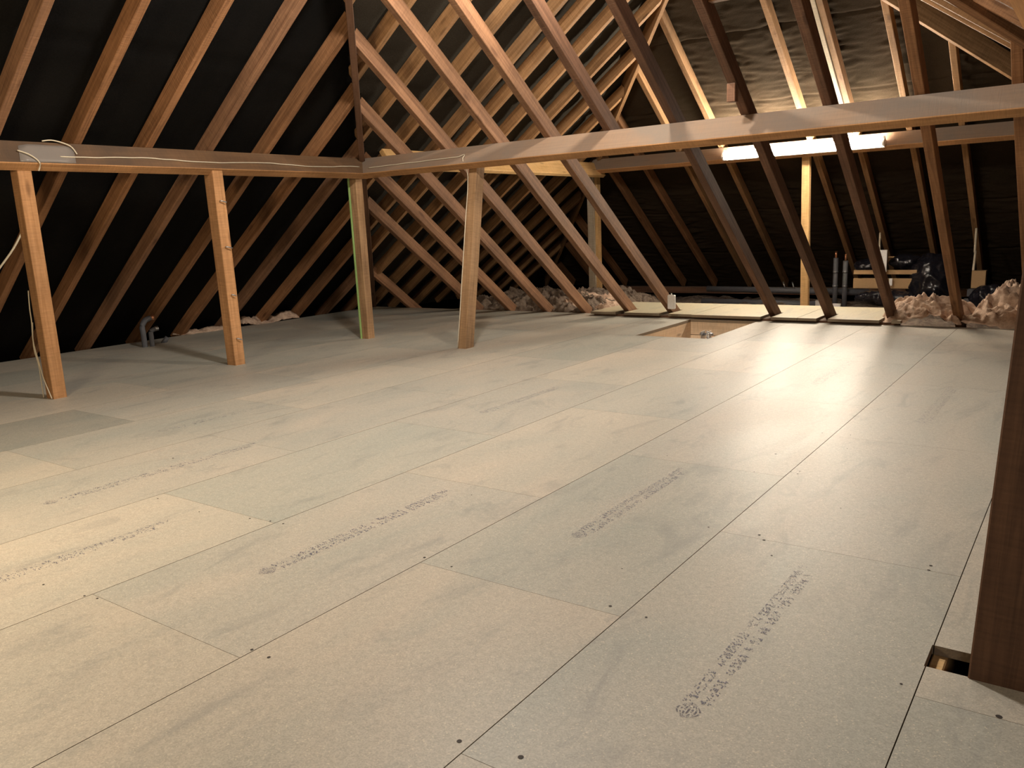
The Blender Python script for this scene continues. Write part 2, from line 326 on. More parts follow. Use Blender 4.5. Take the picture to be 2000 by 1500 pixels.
SCREWS = [(1192,1184,1),(1262,1206,.8),(1017,1479,1.3),(897,1448,1.2),(882,1107,.8),(829,1089,1),(525,1284,1),(492,1269,.9),(190,1169,.8),(165,1164,.8),(528,1018,.8),(553,1023,.8),(488,1013,.8),(389,1000,.7),(338,895,1),
 (1818,1105,1),(1814,1114,1),(1483,1045,1),(1492,1055,1),(1507,1085,.7),(1384,1030,.8),(1515,887,1),(1562,921,.7),(1545,922,.7),(1558,926,.8),(1642,993,.6),(1303,890,.6),(1473,922,.6),(1661,850,.7),(1606,846,.7),(1631,651,.6),(1600,654,.5),(1636,658,.5),(1650,658,.5),(1760,1336,.7),(1951,1400,1.4),(1215,1111,.5),(308,974,.8),(1674,796,.5),(1714,799,.5),(1377,822,.6),(1439,780,.5),(921,967,.6),(1655,876,.6),(85,1142,.8)]
def floor_pt(px, py, z=0):
    d = R_*((px-1000)/1603.58) + U_*((750-py)/1603.58) + F_
    t = (z-.875)/d.z; return Vector((0, 0, .875)) + d*t
for (px, py, s) in SCREWS:
    q = floor_pt(px, py); disc(q.x, q.y, .0040*s)
fl = mesh_obj('floor', verts, faces, None, mats=[CHIP, EDGE, BELOW, INK, HOLE], fmat=fm)
ca = fl.data.color_attributes.new('board', 'FLOAT_COLOR', 'CORNER'); li = 0
for p, c in zip(fl.data.polygons, cols):
    for _ in p.loop_indices: ca.data[_].color = (c[0], c[1], c[2], 1)
tag(fl, 'pale chipboard loft floor laid in long staggered boards', kind='structure')

# ---------------------------------------------------------------- felted slopes
def slope(name, origin, udir, vdir, nrm, ulen, vlen, nu, nv, mat, trim, amp, lap=.86, seed=0, spacing=.45):
    """trim(u,v)->bool keeps a cell; wrinkled sheet bulging outwards only"""
    o_, u_, v_, n_ = Vector(origin), Vector(udir), Vector(vdir), Vector(nrm)
    V, F, idx = [], [], {}
    for j in range(nv+1):
        for i in range(nu+1):
            u = ulen*i/nu; v = vlen*j/nv
            lp = (v/lap) % 1.0
            h = noise.noise(Vector((u*2.2+seed, v*6+.8*math.sin(u*3), seed)))*.62 + noise.noise(Vector((u*5+v*3, v*17, seed+5)))*.38 + noise.noise(Vector((u*14+3, v*30-u*6, seed+9)))*.12
            h = 1 - abs(h)*2.2
            sag = (.5-.5*math.cos(2*math.pi*u/spacing))
            d = .022 + amp*h*(.35+.65*sag) + .010*(1 if lp > .97 else lp*.3)
            V.append(o_+u_*u+v_*v+n_*max(d, .004))
    for j in range(nv):
        for i in range(nu):
            u = ulen*(i+.5)/nu; v = vlen*(j+.5)/nv
            if trim(u, v): a = j*(nu+1)+i; F.append((a, a+1, a+nu+2, a+nu+1))
    o = mesh_obj(name, V, F, mat, smooth=True)
    bm = bmesh.new(); bm.from_mesh(o.data); bmesh.ops.delete(bm, geom=[v for v in bm.verts if not v.link_faces], context='VERTS'); bm.to_mesh(o.data); bm.free()
    return tag(o, kind='structure')
RD = .10                                                 # rafter depth
ZR = T*((XR-XE)/2); RX = (XR+XE)/2                        # ridge
VL = (XR-XE)/2/CS + .15
oL = Vector((XE, -3, 0)) + Vector((-SN, 0, CS))*RD - Vector((CS, 0, SN))*.35
beyond = lambda u, v: (v-.35)*CS > YE-(u-3)+.09
ends = lambda u, v: (v-.35)*CS < YP-(u-3)+.3
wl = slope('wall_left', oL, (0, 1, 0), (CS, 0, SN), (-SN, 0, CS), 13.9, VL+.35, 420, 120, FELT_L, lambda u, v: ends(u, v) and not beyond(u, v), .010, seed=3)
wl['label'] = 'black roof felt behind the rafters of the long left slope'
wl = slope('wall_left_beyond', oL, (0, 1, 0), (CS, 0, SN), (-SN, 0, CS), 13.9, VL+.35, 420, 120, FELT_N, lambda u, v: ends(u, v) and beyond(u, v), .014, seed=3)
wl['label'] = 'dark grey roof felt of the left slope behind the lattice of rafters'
oP = Vector((XE-.3, YP, 0)) + Vector((0, SN, CS))*RD - Vector((0, -CS, SN))*.35
wb = slope('wall_back', oP, (1, 0, 0), (0, -CS, SN), (0, SN, CS), XR-XE+.6, VL+.35, 460, 380, FELT_P, lambda u, v: (v-.35)*CS-.15 < min(u-.3, (XR-XE)-(u-.3))+.15, .020, seed=11)
wb['label'] = 'wrinkled grey roof felt of the far end slope above the strip light'
oR = Vector((XR, -3, 0)) + Vector((SN, 0, CS))*RD - Vector((-CS, 0, SN))*.35
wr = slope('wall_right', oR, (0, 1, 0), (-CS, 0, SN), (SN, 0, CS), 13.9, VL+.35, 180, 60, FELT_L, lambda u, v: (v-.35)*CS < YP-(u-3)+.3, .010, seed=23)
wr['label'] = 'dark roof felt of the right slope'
wf = mesh_obj('wall_front', [(XE-.4, -3, -.3), (XR+.4, -3, -.3), (XR+.4, -3, 0), (RX, -3, ZR+.3), (XE-.4, -3, 0)], [(0, 1, 2, 3, 4)], simple('gable_blockwork', (.16, .14, .12), .95, bump=.01, bscale=8))
tag(wf, kind='structure')

# ---------------------------------------------------------------- rafters
ORD = ['first', 'second', 'third', 'fourth', 'fifth', 'sixth', 'seventh', 'eighth', 'ninth', 'tenth', 'eleventh', 'twelfth', 'thirteenth', 'fourteenth', 'fifteenth', 'sixteenth', 'seventeenth']
nL, uL = Vector((-SN, 0, CS)), Vector((CS, 0, SN))
def rafterL(y1, x0, x1, mat, w=.05, name='rafter', k0=0, k1=0):
    """left slope; y1 = far side; x0..x1 span of the underside"""
    a0 = Vector((x0, y1, T*(x0-XE))); b0 = Vector((x1, y1, T*(x1-XE)))
    def sec(p, k):
        s = Vector((k*w, -w, k*w*T)); return [p, p+s, p+s+nL*RD, p+nL*RD]
    return timber(name, sec(a0, k0), sec(b0, k1), mat, warp=.004)
nM = Vector((0, SN, CS))
def rafterM(x1, y0, y1, ye, mat, w=.05, d=RD, name='rafter', k1=0):
    """end slopes; x1 = right side at the top; y0 = foot, y1 = head of the underside"""
    a0 = Vector((x1, y0, T*(ye-y0))); b0 = Vector((x1, y1, T*(ye-y1)))
    def sec(p, k):
        s = Vector((-w, k*w, -k*w*T)); return [p, p+s, p+s+nM*d, p+nM*d]
    return timber(name, sec(a0, 0), sec(b0, k1), mat, warp=.004)
nR = Vector((SN, 0, CS))
def rafterR(y1, x0, x1, mat, w=.05, name='rafter'):
    a0 = Vector((x0, y1, T*(XR-x0))); b0 = Vector((x1, y1, T*(XR-x1)))
    def sec(p): return [p, p+Vector((0, -w, 0)), p+Vector((0, -w, 0))+nR*RD, p+nR*RD]
    return timber(name, sec(a0), sec(b0), mat, warp=.004)
HS = XE + YE      # x + y along the old left hip
# left slope, old roof
ysL = [2.14, 2.59, 3.03, 3.47, 3.92, 4.36, 4.80, 5.24, 5.68, 6.10, 6.48]
for i, y in enumerate(ysL):
    jk = XE + YE - y < RX - .02
    o = rafterL(y, XE-.12, XE+YE-y+.015 if jk else RX-.02, W_OLD if i % 3 else W_RED, k1=1 if jk else 0)   # jack rafters stop at the hip
    if i < 4: lab = ORD[i].capitalize()+' brown rafter of the dark left slope, counted from the left edge of the photo'
    elif i < 7: lab = ORD[i].capitalize()+' brown rafter of the dark left slope, stopping against the steep hip rafter'
    else: lab = 'Short jack rafter low on the dark left slope, '+ORD[i-7]+' past the corner post'
    tag(o, lab, 'rafter', 'rafters of the left slope')
# the same slope carried on beyond the old hip
ysN = [3.35, 3.79, 4.245, 4.71, 5.17, 5.645, 5.945, 6.37, 6.815, 7.23, 7.66, 8.09, 8.52, 8.95, 9.38, 9.8]
for i, y in enumerate(ysN):
    lo = XE+YE-y-.0 if y < YE else XE-.12
    jk = XE+YP-y-.03 < RX-.02; hi = XE+YP-y+.01 if jk else RX-.02
    if hi-lo < .25: continue
    o = rafterL(y, lo, hi, W_NEWER, k0=1 if y < YE else 0, k1=1 if jk else 0)
    tag(o, 'Left-slope rafter beyond the open lattice of rafters, '+ORD[i]+' from the near end', 'rafter', 'rafters behind the lattice')
# old end slope: bare rafters without felt
xsM = [-.38, -.815, -1.275, -1.735, -2.18, -2.635, -3.09, -3.525, -4.01, -4.46, -4.91, -5.36, -6.29]
LM = {0: 'Bare rafter at the right end of the big cross purlin, beside the near post',
      1: 'Bare rafter whose foot stands in the pinkish insulation on the right',
      2: 'Bare rafter crossing in front of the right part of the strip light',
      3: 'Bare rafter with a short timber stub nailed to its side above the purlin',
      4: 'Bare dark rafter landing just right of the floor hatch',
      5: 'Bare rafter cut off at the big purlin above the floor hatch',
      6: 'Bare rafter with the small white box near its foot',
      7: 'Bare rafter landing next left of the one with the white box',
      8: 'Bare rafter running to the floor at the left end of the raised boards',
      9: 'Bare rafter whose foot stands third from left in front of the grey insulation',
      10: 'Bare rafter passing behind the leaning post on the cross purlin',
      11: 'Bare jack rafter just right of the hip, its head below the purlin corner',
      12: 'Shortest bare jack rafter in the corner behind the green-edged post'}
apexy = YE-(XR-XE)/2
for i, x in enumerate(xsM):
    hipy = max(YE-(x-XE)-.01, apexy, YE-(XR-x)-.01)
    foot = YE+.16; m = [W_RED, W_OLD][i % 2] if i > 5 else (W_DARK if i in (4, 3) else W_RED)
    if i == 5: foot = 4.92
    if i == 0: hipy = max(hipy, 4.55-.6)
    m = W_RED if i >= 6 else (W_DKBROWN if i in (2, 3, 4, 5) else W_OLD)
    o = rafterM(x, foot, hipy, YE, m, k1=1 if hipy == YE-(x-XE)-.01 else 0)
    tag(o, LM[i], 'rafter', 'bare rafters of the old end slope')
    if i == 3: stub_parent = o
o = box('timber_stub', -1.785, -1.737, 4.615, 4.665, 1.485, 1.585, W_DKBROWN)
tag(o, 'short dark timber stub nailed to a rafter above the big purlin', 'block')
# far end slope
xsP = [-.22, -.66, -1.08, -1.50, -1.96, -2.38, -2.85, -3.27, -3.74, -4.22, -4.67, -5.12, -5.57, -6.02, -6.45]
apP = YP-(XR-XE)/2
for i, x in enumerate(xsP):
    hipy = max(YP-(x-XE)-.01, apP, YP-(XR-x)-.01)
    o = rafterM(x, YP+.1, hipy, YP, (W_NEWER if i in (2, 3, 4, 5, 6, 7, 8) else W_OLD), k1=1 if hipy == YP-(x-XE)-.01 else 0)
    if i == 4: lab = 'Honey-brown far-slope rafter with a pale batten along its left side'
    elif i > 8: lab = 'Far-slope rafter in the dark left corner, '+ORD[i-9]+' left of the pale far post top'
    elif i < 4: lab = 'Honey-brown far-slope rafter, '+ORD[3-i]+' to the right of the pale batten'
    else: lab = 'Honey-brown far-slope rafter, '+ORD[i-5]+' to the left of the pale batten'
    tag(o, lab, 'rafter', 'rafters of the far end slope')
o = rafterM(-2.012, 8.42, apP+.3, YP, W_WHITE, w=.035, d=.05); o.name = 'batten'
tag(o, 'pale whitewood batten fixed along a far-slope rafter above the strip light', 'batten')
# right slope (only a corner of it in view)
for i, y in enumerate([2.6, 3.05, 3.5, 3.95, 4.4]):
    hi = max(RX+.02, XR-(YE-y)+.03) if False else RX+.02
    o = rafterR(y, XR+.1, max(hi, -99), W_OLD)
    tag(o, 'Brown rafter of the right slope in the top right corner, '+ORD[i]+' from the camera', 'rafter', 'rafters of the right slope')
for i, y in enumerate([5.0, 5.42, 5.75]):
    o = rafterR(y, XR-max(YE-y, -.1)-.0, RX+.02, W_NEWER)
    tag(o, 'Honey-brown right-slope rafter between the two top right hips, '+ORD[i]+' from the camera', 'rafter', 'right-slope rafters beyond the old end slope')
# hips
def hip(a, b, mat, label, w=.045, d=.19, lift=0.0):
    a, b = Vector(a), Vector(b); x = (b-a).normalized(); s = x.cross(Vector((0, 0, 1))).normalized()*w/2; dn = Vector((0, 0, d)); l = Vector((0, 0, lift))
    o = timber('hip_rafter', [a-s+l, a+s+l, a+s+dn+l, a-s+dn+l], [b-s+l, b+s+l, b+s+dn+l, b-s+dn+l], mat)
    return tag(o, label, 'rafter')
hip((XE-.08, YE+.08, -.06), (RX, apexy, ZR), W_DKBROWN, 'thin dark hip rafter rising steeply from the corner post at left centre', lift=-.05)
hip((XR+.1, YE+.1, -.07), (RX, apexy, ZR), W_OLD, 'brown hip rafter sloping across the top right corner of the photo', lift=-.05, w=.05)
hip((XE-.1, YP+.1, -.07), (RX, apP, ZR), W_NEWER, 'honey-brown hip rafter between the lattice and the wrinkled far slope', lift=-.03, w=.035)
hip((XR+.1, YP+.1, -.07), (RX, apP, ZR), W_NEWER, 'deep hip board at upper right with a bright lower edge', lift=-.03, w=.04, d=.20)
# noggin near the head of the old end slope
o = box('noggin', -1.735, -1.2, 4.22, 4.27, 1.93, 2.03, W_OLD); tag(o, 'short cross timber between rafters at the top edge above the strip light', 'timber')

# ---------------------------------------------------------------- purlins
def purlin(axis, s0, s1, qz, D, bth, ye, mat, label, sgn=1):
    if axis == 'L':
        q = lambda s: Vector((XE+qz/T, s, qz)); u = uL; n = -nL
    elif axis == 'M':
        q = lambda s: Vector((s, ye-qz/T, qz)); u = Vector((0, -CS, SN)); n = -nM
    else:
        q = lambda s: Vector((XR-qz/T, s, qz)); u = Vector((-CS, 0, SN)); n = -nR
    def sec(s): p = q(s); return [p, p+u*bth, p+u*bth+n*D, p+n*D]
    o = timber('purlin', sec(s0), sec(s1), mat, bevel=.004); return tag(o, label, 'purlin')
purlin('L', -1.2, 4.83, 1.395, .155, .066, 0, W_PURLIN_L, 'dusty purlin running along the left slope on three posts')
purlin('M', -4.88, -.06, 1.395, .155, .066, YE, W_PURLIN, 'big dusty cross purlin spanning from the corner post to the right edge')
purlin('L', 4.95, 8.42, 1.482, .18, .045, 0, W_PINE, 'new pale pine purlin glimpsed behind the lattice of rafters')
purlin('M', -4.80, .0, 1.505, .155, .066, YP, W_PURLIN, 'brown purlin of the far end slope behind the strip light')
purlin('R', -1.0, 4.8, 1.395, .155, .066, 0, W_PURLIN, 'dusty purlin of the right slope resting on the big near post')

# ---------------------------------------------------------------- posts
box1 = box('post', -4.92, -4.835, 2.20, 2.275, -.02, 1.31, W_POST, top=(0.0, -.01)); tag(box1, 'orange-brown post nearest the left edge, cord trailing down its side', 'post')
p2 = empty('post', (-4.84, 3.43, 0)); tag(p2, 'orange-brown post with four bent nails in its face, middle of the left purlin', 'post')
box('shaft', -4.89, -4.795, 3.40, 3.48, -.02, 1.31, W_POST, p2, top=(.0, -.02))
for z, tw in ((1.10, 0), (.80, .3), (.48, -.1), (.18, .2)):
    tube('nail', spline([(-4.80, 3.435-z*.016, z), (-4.782, 3.43-z*.016, z+.004), (-4.774, 3.45+tw*.02, z-.006)], 4), .0042, STEEL, p2, 6)
p3 = empty('post', (-4.88, 4.75, 0)); tag(p3, 'corner post under the purlin junction with a green painted edge', 'post')
box('shaft', -4.915, -4.845, 4.715, 4.79, -.02, 1.30, W_POST2, p3, top=(-.03, .02))
o = box('green_edge_board', -4.932, -4.916, 4.708, 4.78, -.02, 1.30, GREENP, p3, top=(-.03, .02)); o['label'] = 'green painted edge board'
box4 = box('post', -3.78, -3.708, 4.56, 4.655, -.02, 1.30, W_POST2, top=(-.02, .27)); tag(box4, 'leaning post under the big cross purlin, thin white wire down its left edge', 'post')
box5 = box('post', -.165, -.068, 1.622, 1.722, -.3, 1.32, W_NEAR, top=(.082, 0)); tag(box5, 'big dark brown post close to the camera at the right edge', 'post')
p6 = empty('post', (-4.88, 8.5, 0)); tag(p6, 'pale far post standing in the insulation behind the lattice', 'post')
o = box('white_board', -4.945, -4.855, 8.46, 8.485, -.12, 1.42, W_WHITE, p6); o['label'] = 'whitish front board'
box('shaft', -4.90, -4.82, 8.487, 8.56, -.12, 1.42, W_PINE, p6)
o = box('post', -2.475, -2.40, 8.44, 8.50, -.2, 1.40, W_PINE, top=(-.02, 0)); tag(o, 'slim honey-coloured far post below the strip light', 'post')

# ---------------------------------------------------------------- strip light on the far purlin
sl = empty('strip_light', (-2.47, 8.26, 1.46)); tag(sl, 'long glowing fluorescent strip light on the far purlin', 'light')
FP = Vector((0, 8.283, 1.435)); fn = Vector((0, -CS, SN)); fu = Vector((0, SN, CS))     # on the purlin face, out of it, up it
def slsec(x, a0, a1, b0, b1): return [Vector((x, 0, 0))+FP+fn*a0+fu*b0, Vector((x, 0, 0))+FP+fn*a1+fu*b0, Vector((x, 0, 0))+FP+fn*a1+fu*b1, Vector((x, 0, 0))+FP+fn*a0+fu*b1]
timber('housing', slsec(-3.23, .001, .026, -.04, .04), slsec(-1.70, .001, .026, -.04, .04), WHITE, sl, bevel=.002)
V, F = [], []; n = 12
for i, x in enumerate((-3.205, -1.725)):
    for k in range(n+1):
        a = math.pi*(k/n) - math.pi/2
        V.append(Vector((x, 0, 0)) + FP + fn*(.027+.045*math.cos(a)) + fu*(.045*math.sin(a)))
for k in range(n): F.append((k, k+1, n+2+k, n+1+k))
F.append(tuple(range(n+1))); F.append(tuple(range(2*n+1, n, -1))); F.append((0, n+1, 2*n+1, n))
o = mesh_obj('diffuser', V, F, DIFF); fixn(o); o.parent = sl; o.matrix_parent_inverse = Matrix.Translation(-sl.location); o['label'] = 'glowing white diffuser'
for x in (-3.228, -1.724): timber('end_cap', slsec(x, .0265, .068, -.042, .042), slsec(x+.022, .0265, .068, -.042, .042), WHITE, sl, bevel=.002)

# ---------------------------------------------------------------- raised boards beyond the feet
def panel(x0, x1, ya, yb, z0, z1, notches, label, slant=0):
    pts = []; xs = sorted(notches)
    pts.append((x0, ya))
    for n0 in xs: pts += [(n0-.075, ya), (n0-.075, 6.93), (n0+.012, 6.93), (n0+.012, ya)]
    pts += [(x1, ya), (x1, yb), (x0+slant, yb)]
    V = [(x, y, z0) for x, y in pts] + [(x, y, z1) for x, y in pts]; n = len(pts)
    F = [tuple(range(n-1, -1, -1)), tuple(range(n, 2*n))] + [(i, (i+1) % n, n+(i+1) % n, n+i) for i in range(n)]
    o = mesh_obj('chipboard_panel', V, F, None, mats=[CHIP, EDGE], fmat=[1, 0] + [1]*n)
    bm = bmesh.new(); bm.from_mesh(o.data); bmesh.ops.triangulate(bm, faces=[f for f in bm.faces if len(f.verts) > 4]); bmesh.ops.recalc_face_normals(bm, faces=bm.faces[:]); bm.to_mesh(o.data); bm.free()
    ca = o.data.color_attributes.new('board', 'FLOAT_COLOR', 'CORNER')
    for d in ca.data: d.color = (.50, .45, .325, 1)
    return tag(o, label, 'board', 'raised chipboard panels beyond the rafter feet')
panel(-3.86, -2.86, 6.622, 7.50, .018, .040, [-3.525, -3.09], 'raised pale chipboard panel behind the hatch, left of the three')
panel(-2.856, -1.96, 6.600, 7.50, .018, .040, [-2.18], 'raised pale chipboard panel behind the hatch, middle of the three')
panel(-1.956, -1.20, 6.600, 7.46, .018, .040, [-1.735, -1.275], 'raised pale chipboard panel running into the insulation, right of the three')
o = box('joist', -.224, -.196, 1.40, 1.95, -.13, -.022, W_PINE); tag(o, 'pale joist edge showing in the small floor hole beside the near post', 'joist')
o = box('bearer', -3.85, -1.22, 6.665, 6.72, -.10, .0175, W_DARK); tag(o, 'dark bearer under the front edge of the raised panels', 'timber')

# ---------------------------------------------------------------- hatch
h = empty('hatch', (-2.57, 6.08, -.02)); tag(h, 'open floor hatch lined with pale timber', 'hatch')
x0, x1, y0, y1 = holes[0]
def hb(name, a, b_, c, d, e, f, m=W_FRAME): return box(name, a, b_, c, d, e, f, m, h, bevel=.001)
hb('lining_board', x0-.022, x0-.001, y0, y1, -.24, -.021)
hb('lining_board', x1+.001, x1+.022, y0, y1, -.24, -.021)
hb('lining_board', x0, x1, y1+.0-.001, y1+.02, -.13, -.021); hb('lining_board', x0, x1, y1-.001, y1+.02, -.24, -.135)
hb('lining_board', x0, x1, y0-.022, y0-.001, -.24, -.021)
hb('lid', x0+.03, x1-.12, y0+.25, y1-.12, -.245, -.225)
ld = empty('ladder_bracket', (-2.62, 6.40, -.2)); tag(ld, 'grey metal ladder bracket inside the floor hatch', 'bracket')
for dx in (0, .055): box('side_plate', -2.66+dx, -2.655+dx, 6.34, 6.42, -.20, -.065, STEEL, ld, bevel=.001)
tube('pivot_pin', [(-2.68, 6.38, -.09), (-2.57, 6.38, -.09)], .012, STEEL, ld)
tube('spring', [(-2.60+.012*math.cos(k*.9), 6.33+.012*math.sin(k*.9), -.19+k*.0022) for k in range(60)], .004, STEEL, ld, 5)
tube('pivot_bolt', [(-2.59, 6.36, -.13), (-2.52, 6.36, -.13)], .014, STEEL, ld)

# ---------------------------------------------------------------- wiring, tape, switch box
def purlin_face(axis, s, t, off=.0045):   # t: 0 bottom of big face .. 1 top ; point on dusty face
    if axis == 'L': q = Vector((XE+1.395/T, s, 1.395)) + uL*(.066+off) - nL*.155*(1-t); return q
    q = Vector((s, YE-1.395/T, 1.395)) + Vector((0, -CS, SN))*(.066+off) - nM*.155*(1-t); return q
pts = [purlin_face('L', y, .36+.05*math.sin(y*7)+random.uniform(-.012, .012)) for y in [2.42+.07*k for k in range(34)]]
o = tube('cable', spline(pts, 3), .0038, CORD, None, 6); tag(o, 'thin pale cable clipped along the left purlin to the corner', 'cable')
pts = [purlin_face('M', x, .30+.12*(x+4.74)/1.0+random.uniform(-.01, .01)) for x in [-4.74+.06*k for k in range(16)]]
xx = -3.80
pts2 = [purlin_face('M', xx, .5), purlin_face('M', xx+.012, .45), purlin_face('M', xx+.014, .15), Vector((-3.794, 4.803, 1.22)), Vector((-3.788, 4.739, .9)), Vector((-3.783, 4.667, .55)), Vector((-3.778, 4.606, .25)), Vector((-3.775, 4.556, .01))]
o = tube('cable', spline(pts+pts2, 3), .0036, CORD, None, 6); tag(o, 'thin white cable along the cross purlin and down the leaning post', 'cable')
o = tube('cord', spline([purlin_face('L', 2.20, .50, .009), purlin_face('L', 2.245, .34, .012), purlin_face('L', 2.275, .15, .010), purlin_face('L', 2.288, -.02, .004), purlin_face('L', 2.292, -.05, -.02), purlin_face('L', 2.288, -.12, -.04)], 5), .004, CORD, None, 6); tag(o, 'short cord loop hanging from the taped spot onto the leftmost post', 'cord')
o = tube('cord', spline([purlin_face('L', 2.52, .45, .006), purlin_face('L', 2.50, .80, .012), purlin_face('L', 2.42, 1.02, .012), purlin_face('L', 2.36, 1.0, .006)], 6), .004, CORD, None, 6); tag(o, 'curled cable end looping above the left purlin', 'cord')
o = tube('cord', spline([(-4.932, 2.195, .62), (-4.937, 2.19, .52), (-4.935, 2.188, .44), (-4.945, 2.185, .33), (-4.93, 2.19, .22), (-4.90, 2.19, .12), (-4.845, 2.193, .004)], 8), .0035, CORD, None, 6); tag(o, 'cord trailing down the leftmost post to its foot', 'cord')
o = tube('cord', spline([(-4.934, 2.192, .44), (-4.95, 2.185, .30), (-4.937, 2.19, .2), (-4.935, 2.19, .12), (-4.932, 2.188, .004)], 8), .003, CORD, None, 6); tag(o, 'second slack cord beside the one trailing down the leftmost post', 'cord')
o = tube('cord', spline([(-5.15, 2.35, 1.02), (-5.22, 2.28, .86), (-5.34, 2.18, .68), (-5.45, 2.10, .50)], 6), .006, CORD, None, 6); tag(o, 'pale rope slanting down behind the leftmost post at the left edge', 'cord')
V = []; F = []
for i in range(7):
    for j in range(5):
        V.append(purlin_face('L', 2.19+.30*i/6+.03*j/4, .04+j/4*.80-(.08 if i in (0, 6) else 0)*j/4, .003+.0012*math.sin(i*2.1+j)))
for i in range(6):
    for j in range(4): a = i*5+j; F.append((a, a+5, a+6, a+1))
o = mesh_obj('tape', V, F, TAPE, smooth=True); so = o.modifiers.new('thick', 'SOLIDIFY'); so.thickness = .0006; tag(o, 'patch of clear tape on the purlin above the leftmost post', 'tape')
o = box('tape_tail', 0, .001, 0, .001, 0, .001, CORD) if False else None
b0 = empty('switch_box', (-3.10, 6.55, .15)); tag(b0, 'small white box fixed near the foot of a rafter beside the hatch', 'box')
box('box_body', -3.03, -2.965, 6.50, 6.535, .095, .215, WHITE, b0, bevel=.006)
box('button', -2.995, -2.98, 6.492, 6.501, .165, .175, WHITE, b0, bevel=.002); tube('cable_gland', [(-3.0, 6.52, .214), (-3.0, 6.52, .228)], .006, WHITE, b0)

# ---------------------------------------------------------------- pipes at the left eave
lp = empty('vent_pipes', (-6.42, 3.72, 0)); tag(lp, 'pair of grey lagged pipes with elbows rising by the left eave', 'pipe')
tube('tall_pipe', spline([(-6.42, 3.70, -.02), (-6.42, 3.70, .10), (-6.43, 3.705, .17), (-6.44, 3.74, .215), (-6.46, 3.80, .23)], 6), .022, GREYP, lp, 12)
tube('short_pipe', spline([(-6.40, 3.755, -.02), (-6.40, 3.755, .08), (-6.40, 3.76, .125), (-6.39, 3.80, .145)], 6), .019, GREYP, lp, 12)
tube('brass_end', [(-6.46, 3.795, .23), (-6.463, 3.83, .232)], .023, COPPER, lp, 12); tube('steel_nut', [(-6.39, 3.79, .143), (-6.388, 3.815, .146)], .021, STEEL, lp, 6)
o = tube('pipe', [(-6.52, 3.92, -.01), (-6.5, 3.96, .045)], .02, GREYP, None, 10); tag(o, 'short pale capped pipe stub right of the paired grey pipes', 'pipe')

# ---------------------------------------------------------------- things in the dark under the far slope
o = tube('pipe', [(-3.88, 9.45, .0), (-2.05, 9.45, -.02)], .035, GREYP, None, 14); tag(o, 'upper grey horizontal pipe under the far slope', 'pipe')
o = tube('pipe', [(-3.88, 9.30, -.14), (-2.40, 9.30, -.15)], .04, GREYP, None, 14); tag(o, 'lower grey horizontal pipe under the far slope', 'pipe')
o = box('wall_plate', -5.6, -.9, 9.9, 10.0, -.1, -.02, W_DARK); tag(o, 'brown wall plate at the foot of the far slope', 'timber')
for k, (x, hh, lab) in enumerate(((-2.36, .43, 'taller'), (-2.26, .40, 'shorter'))):
    e = empty('vertical_pipe', (x, 9.3, -.2)); tag(e, lab+' black lagged upright pipe with a copper top near the far slope', 'pipe')
    tube('lagging', [(x, 9.3, -.25), (x, 9.3, hh-.07)], .026, GREYP, e, 12); tube('copper_top', [(x, 9.3, hh-.07), (x, 9.3, hh)], .012, COPPER, e, 10)
    for z in (.05, .2): tube('silver_band', [(x, 9.3, z), (x, 9.3, z+.018)], .029, STEEL, e, 12)
o = box('white_bracket', -2.51, -2.42, 9.1, 9.13, -.15, -.08, WHITE); tag(o, 'small white fitting between the slim post and the upright pipes', 'fitting')
o = box('white_bracket', -2.28, -2.20, 8.9, 8.93, -.15, -.09, WHITE); tag(o, 'small white fitting right of the upright pipes', 'fitting')
for nm, x in (('left', -2.93), ('right', -2.83)):
    o = tube('nail', [(x, 9.4, .02), (x-.03, 9.42, .09)], .008, STEEL, None, 6); tag(o, nm+' of two metal pegs above the grey pipes', 'peg')
def P92(px, py, y=9.2):
    d = R_*((px-1000)/1603.58) + U_*((750-py)/1603.58) + F_; t = y/d.y; return Vector((0, 0, .875)) + d*t
def face_board(name, px0, px1, py0, py1, y, mat, label, cat, th=.03):
    a = P92(px0, py1, y); b_ = P92(px1, py0, y)
    o = box(name, a.x, b_.x, y, y+th, a.z, b_.z, mat, bevel=.002); return tag(o, label, cat)
face_board('plank', 1667, 1791, 527.5, 536, 9.0, CARD, 'upper brown plank of the tank support', 'plank')
face_board('plank', 1666, 1783, 544, 563, 9.0, CARD, 'lower wider brown plank of the tank support', 'plank')
face_board('plank', 1896, 1926, 529, 563, 9.0, CARD, 'square brown board end right of the black wrapped tank', 'plank', .1)
face_board('panel', 1715, 1733, 488, 531, 8.93, WHITE, 'upright white panel above the brown planks', 'panel', .02)
face_board('small_tag', 1736, 1743, 544, 558, 8.93, WHITE, 'small white tag on the lower brown plank', 'tag', .01)
face_board('block', 1888, 1922, 566, 579, 9.05, BLOCK, 'grey block under the square board end', 'block', .1)
face_board('block', 1880, 1915, 585, 600, 8.95, BLOCK, 'lower grey block under the square board end', 'block', .1)
face_board('batten', 1735, 1780, 500.5, 503.5, 9.45, CARD, 'thin pale batten behind the white panel', 'batten', .03)
o = tube('cable', spline([P92(1907, 446, 9.3), P92(1904, 490, 9.2), P92(1905, 492, 9.2), P92(1901, 528, 9.05)], 5), .011, CORD, None, 8); tag(o, 'pale cable hanging above the square board end', 'cable')
o = tube('cable', spline([P92(1719, 455, 9.3), P92(1718, 475, 9.2), P92(1718, 490, 9.0)], 5), .009, CORD, None, 8); tag(o, 'pale cable hanging above the white panel', 'cable')
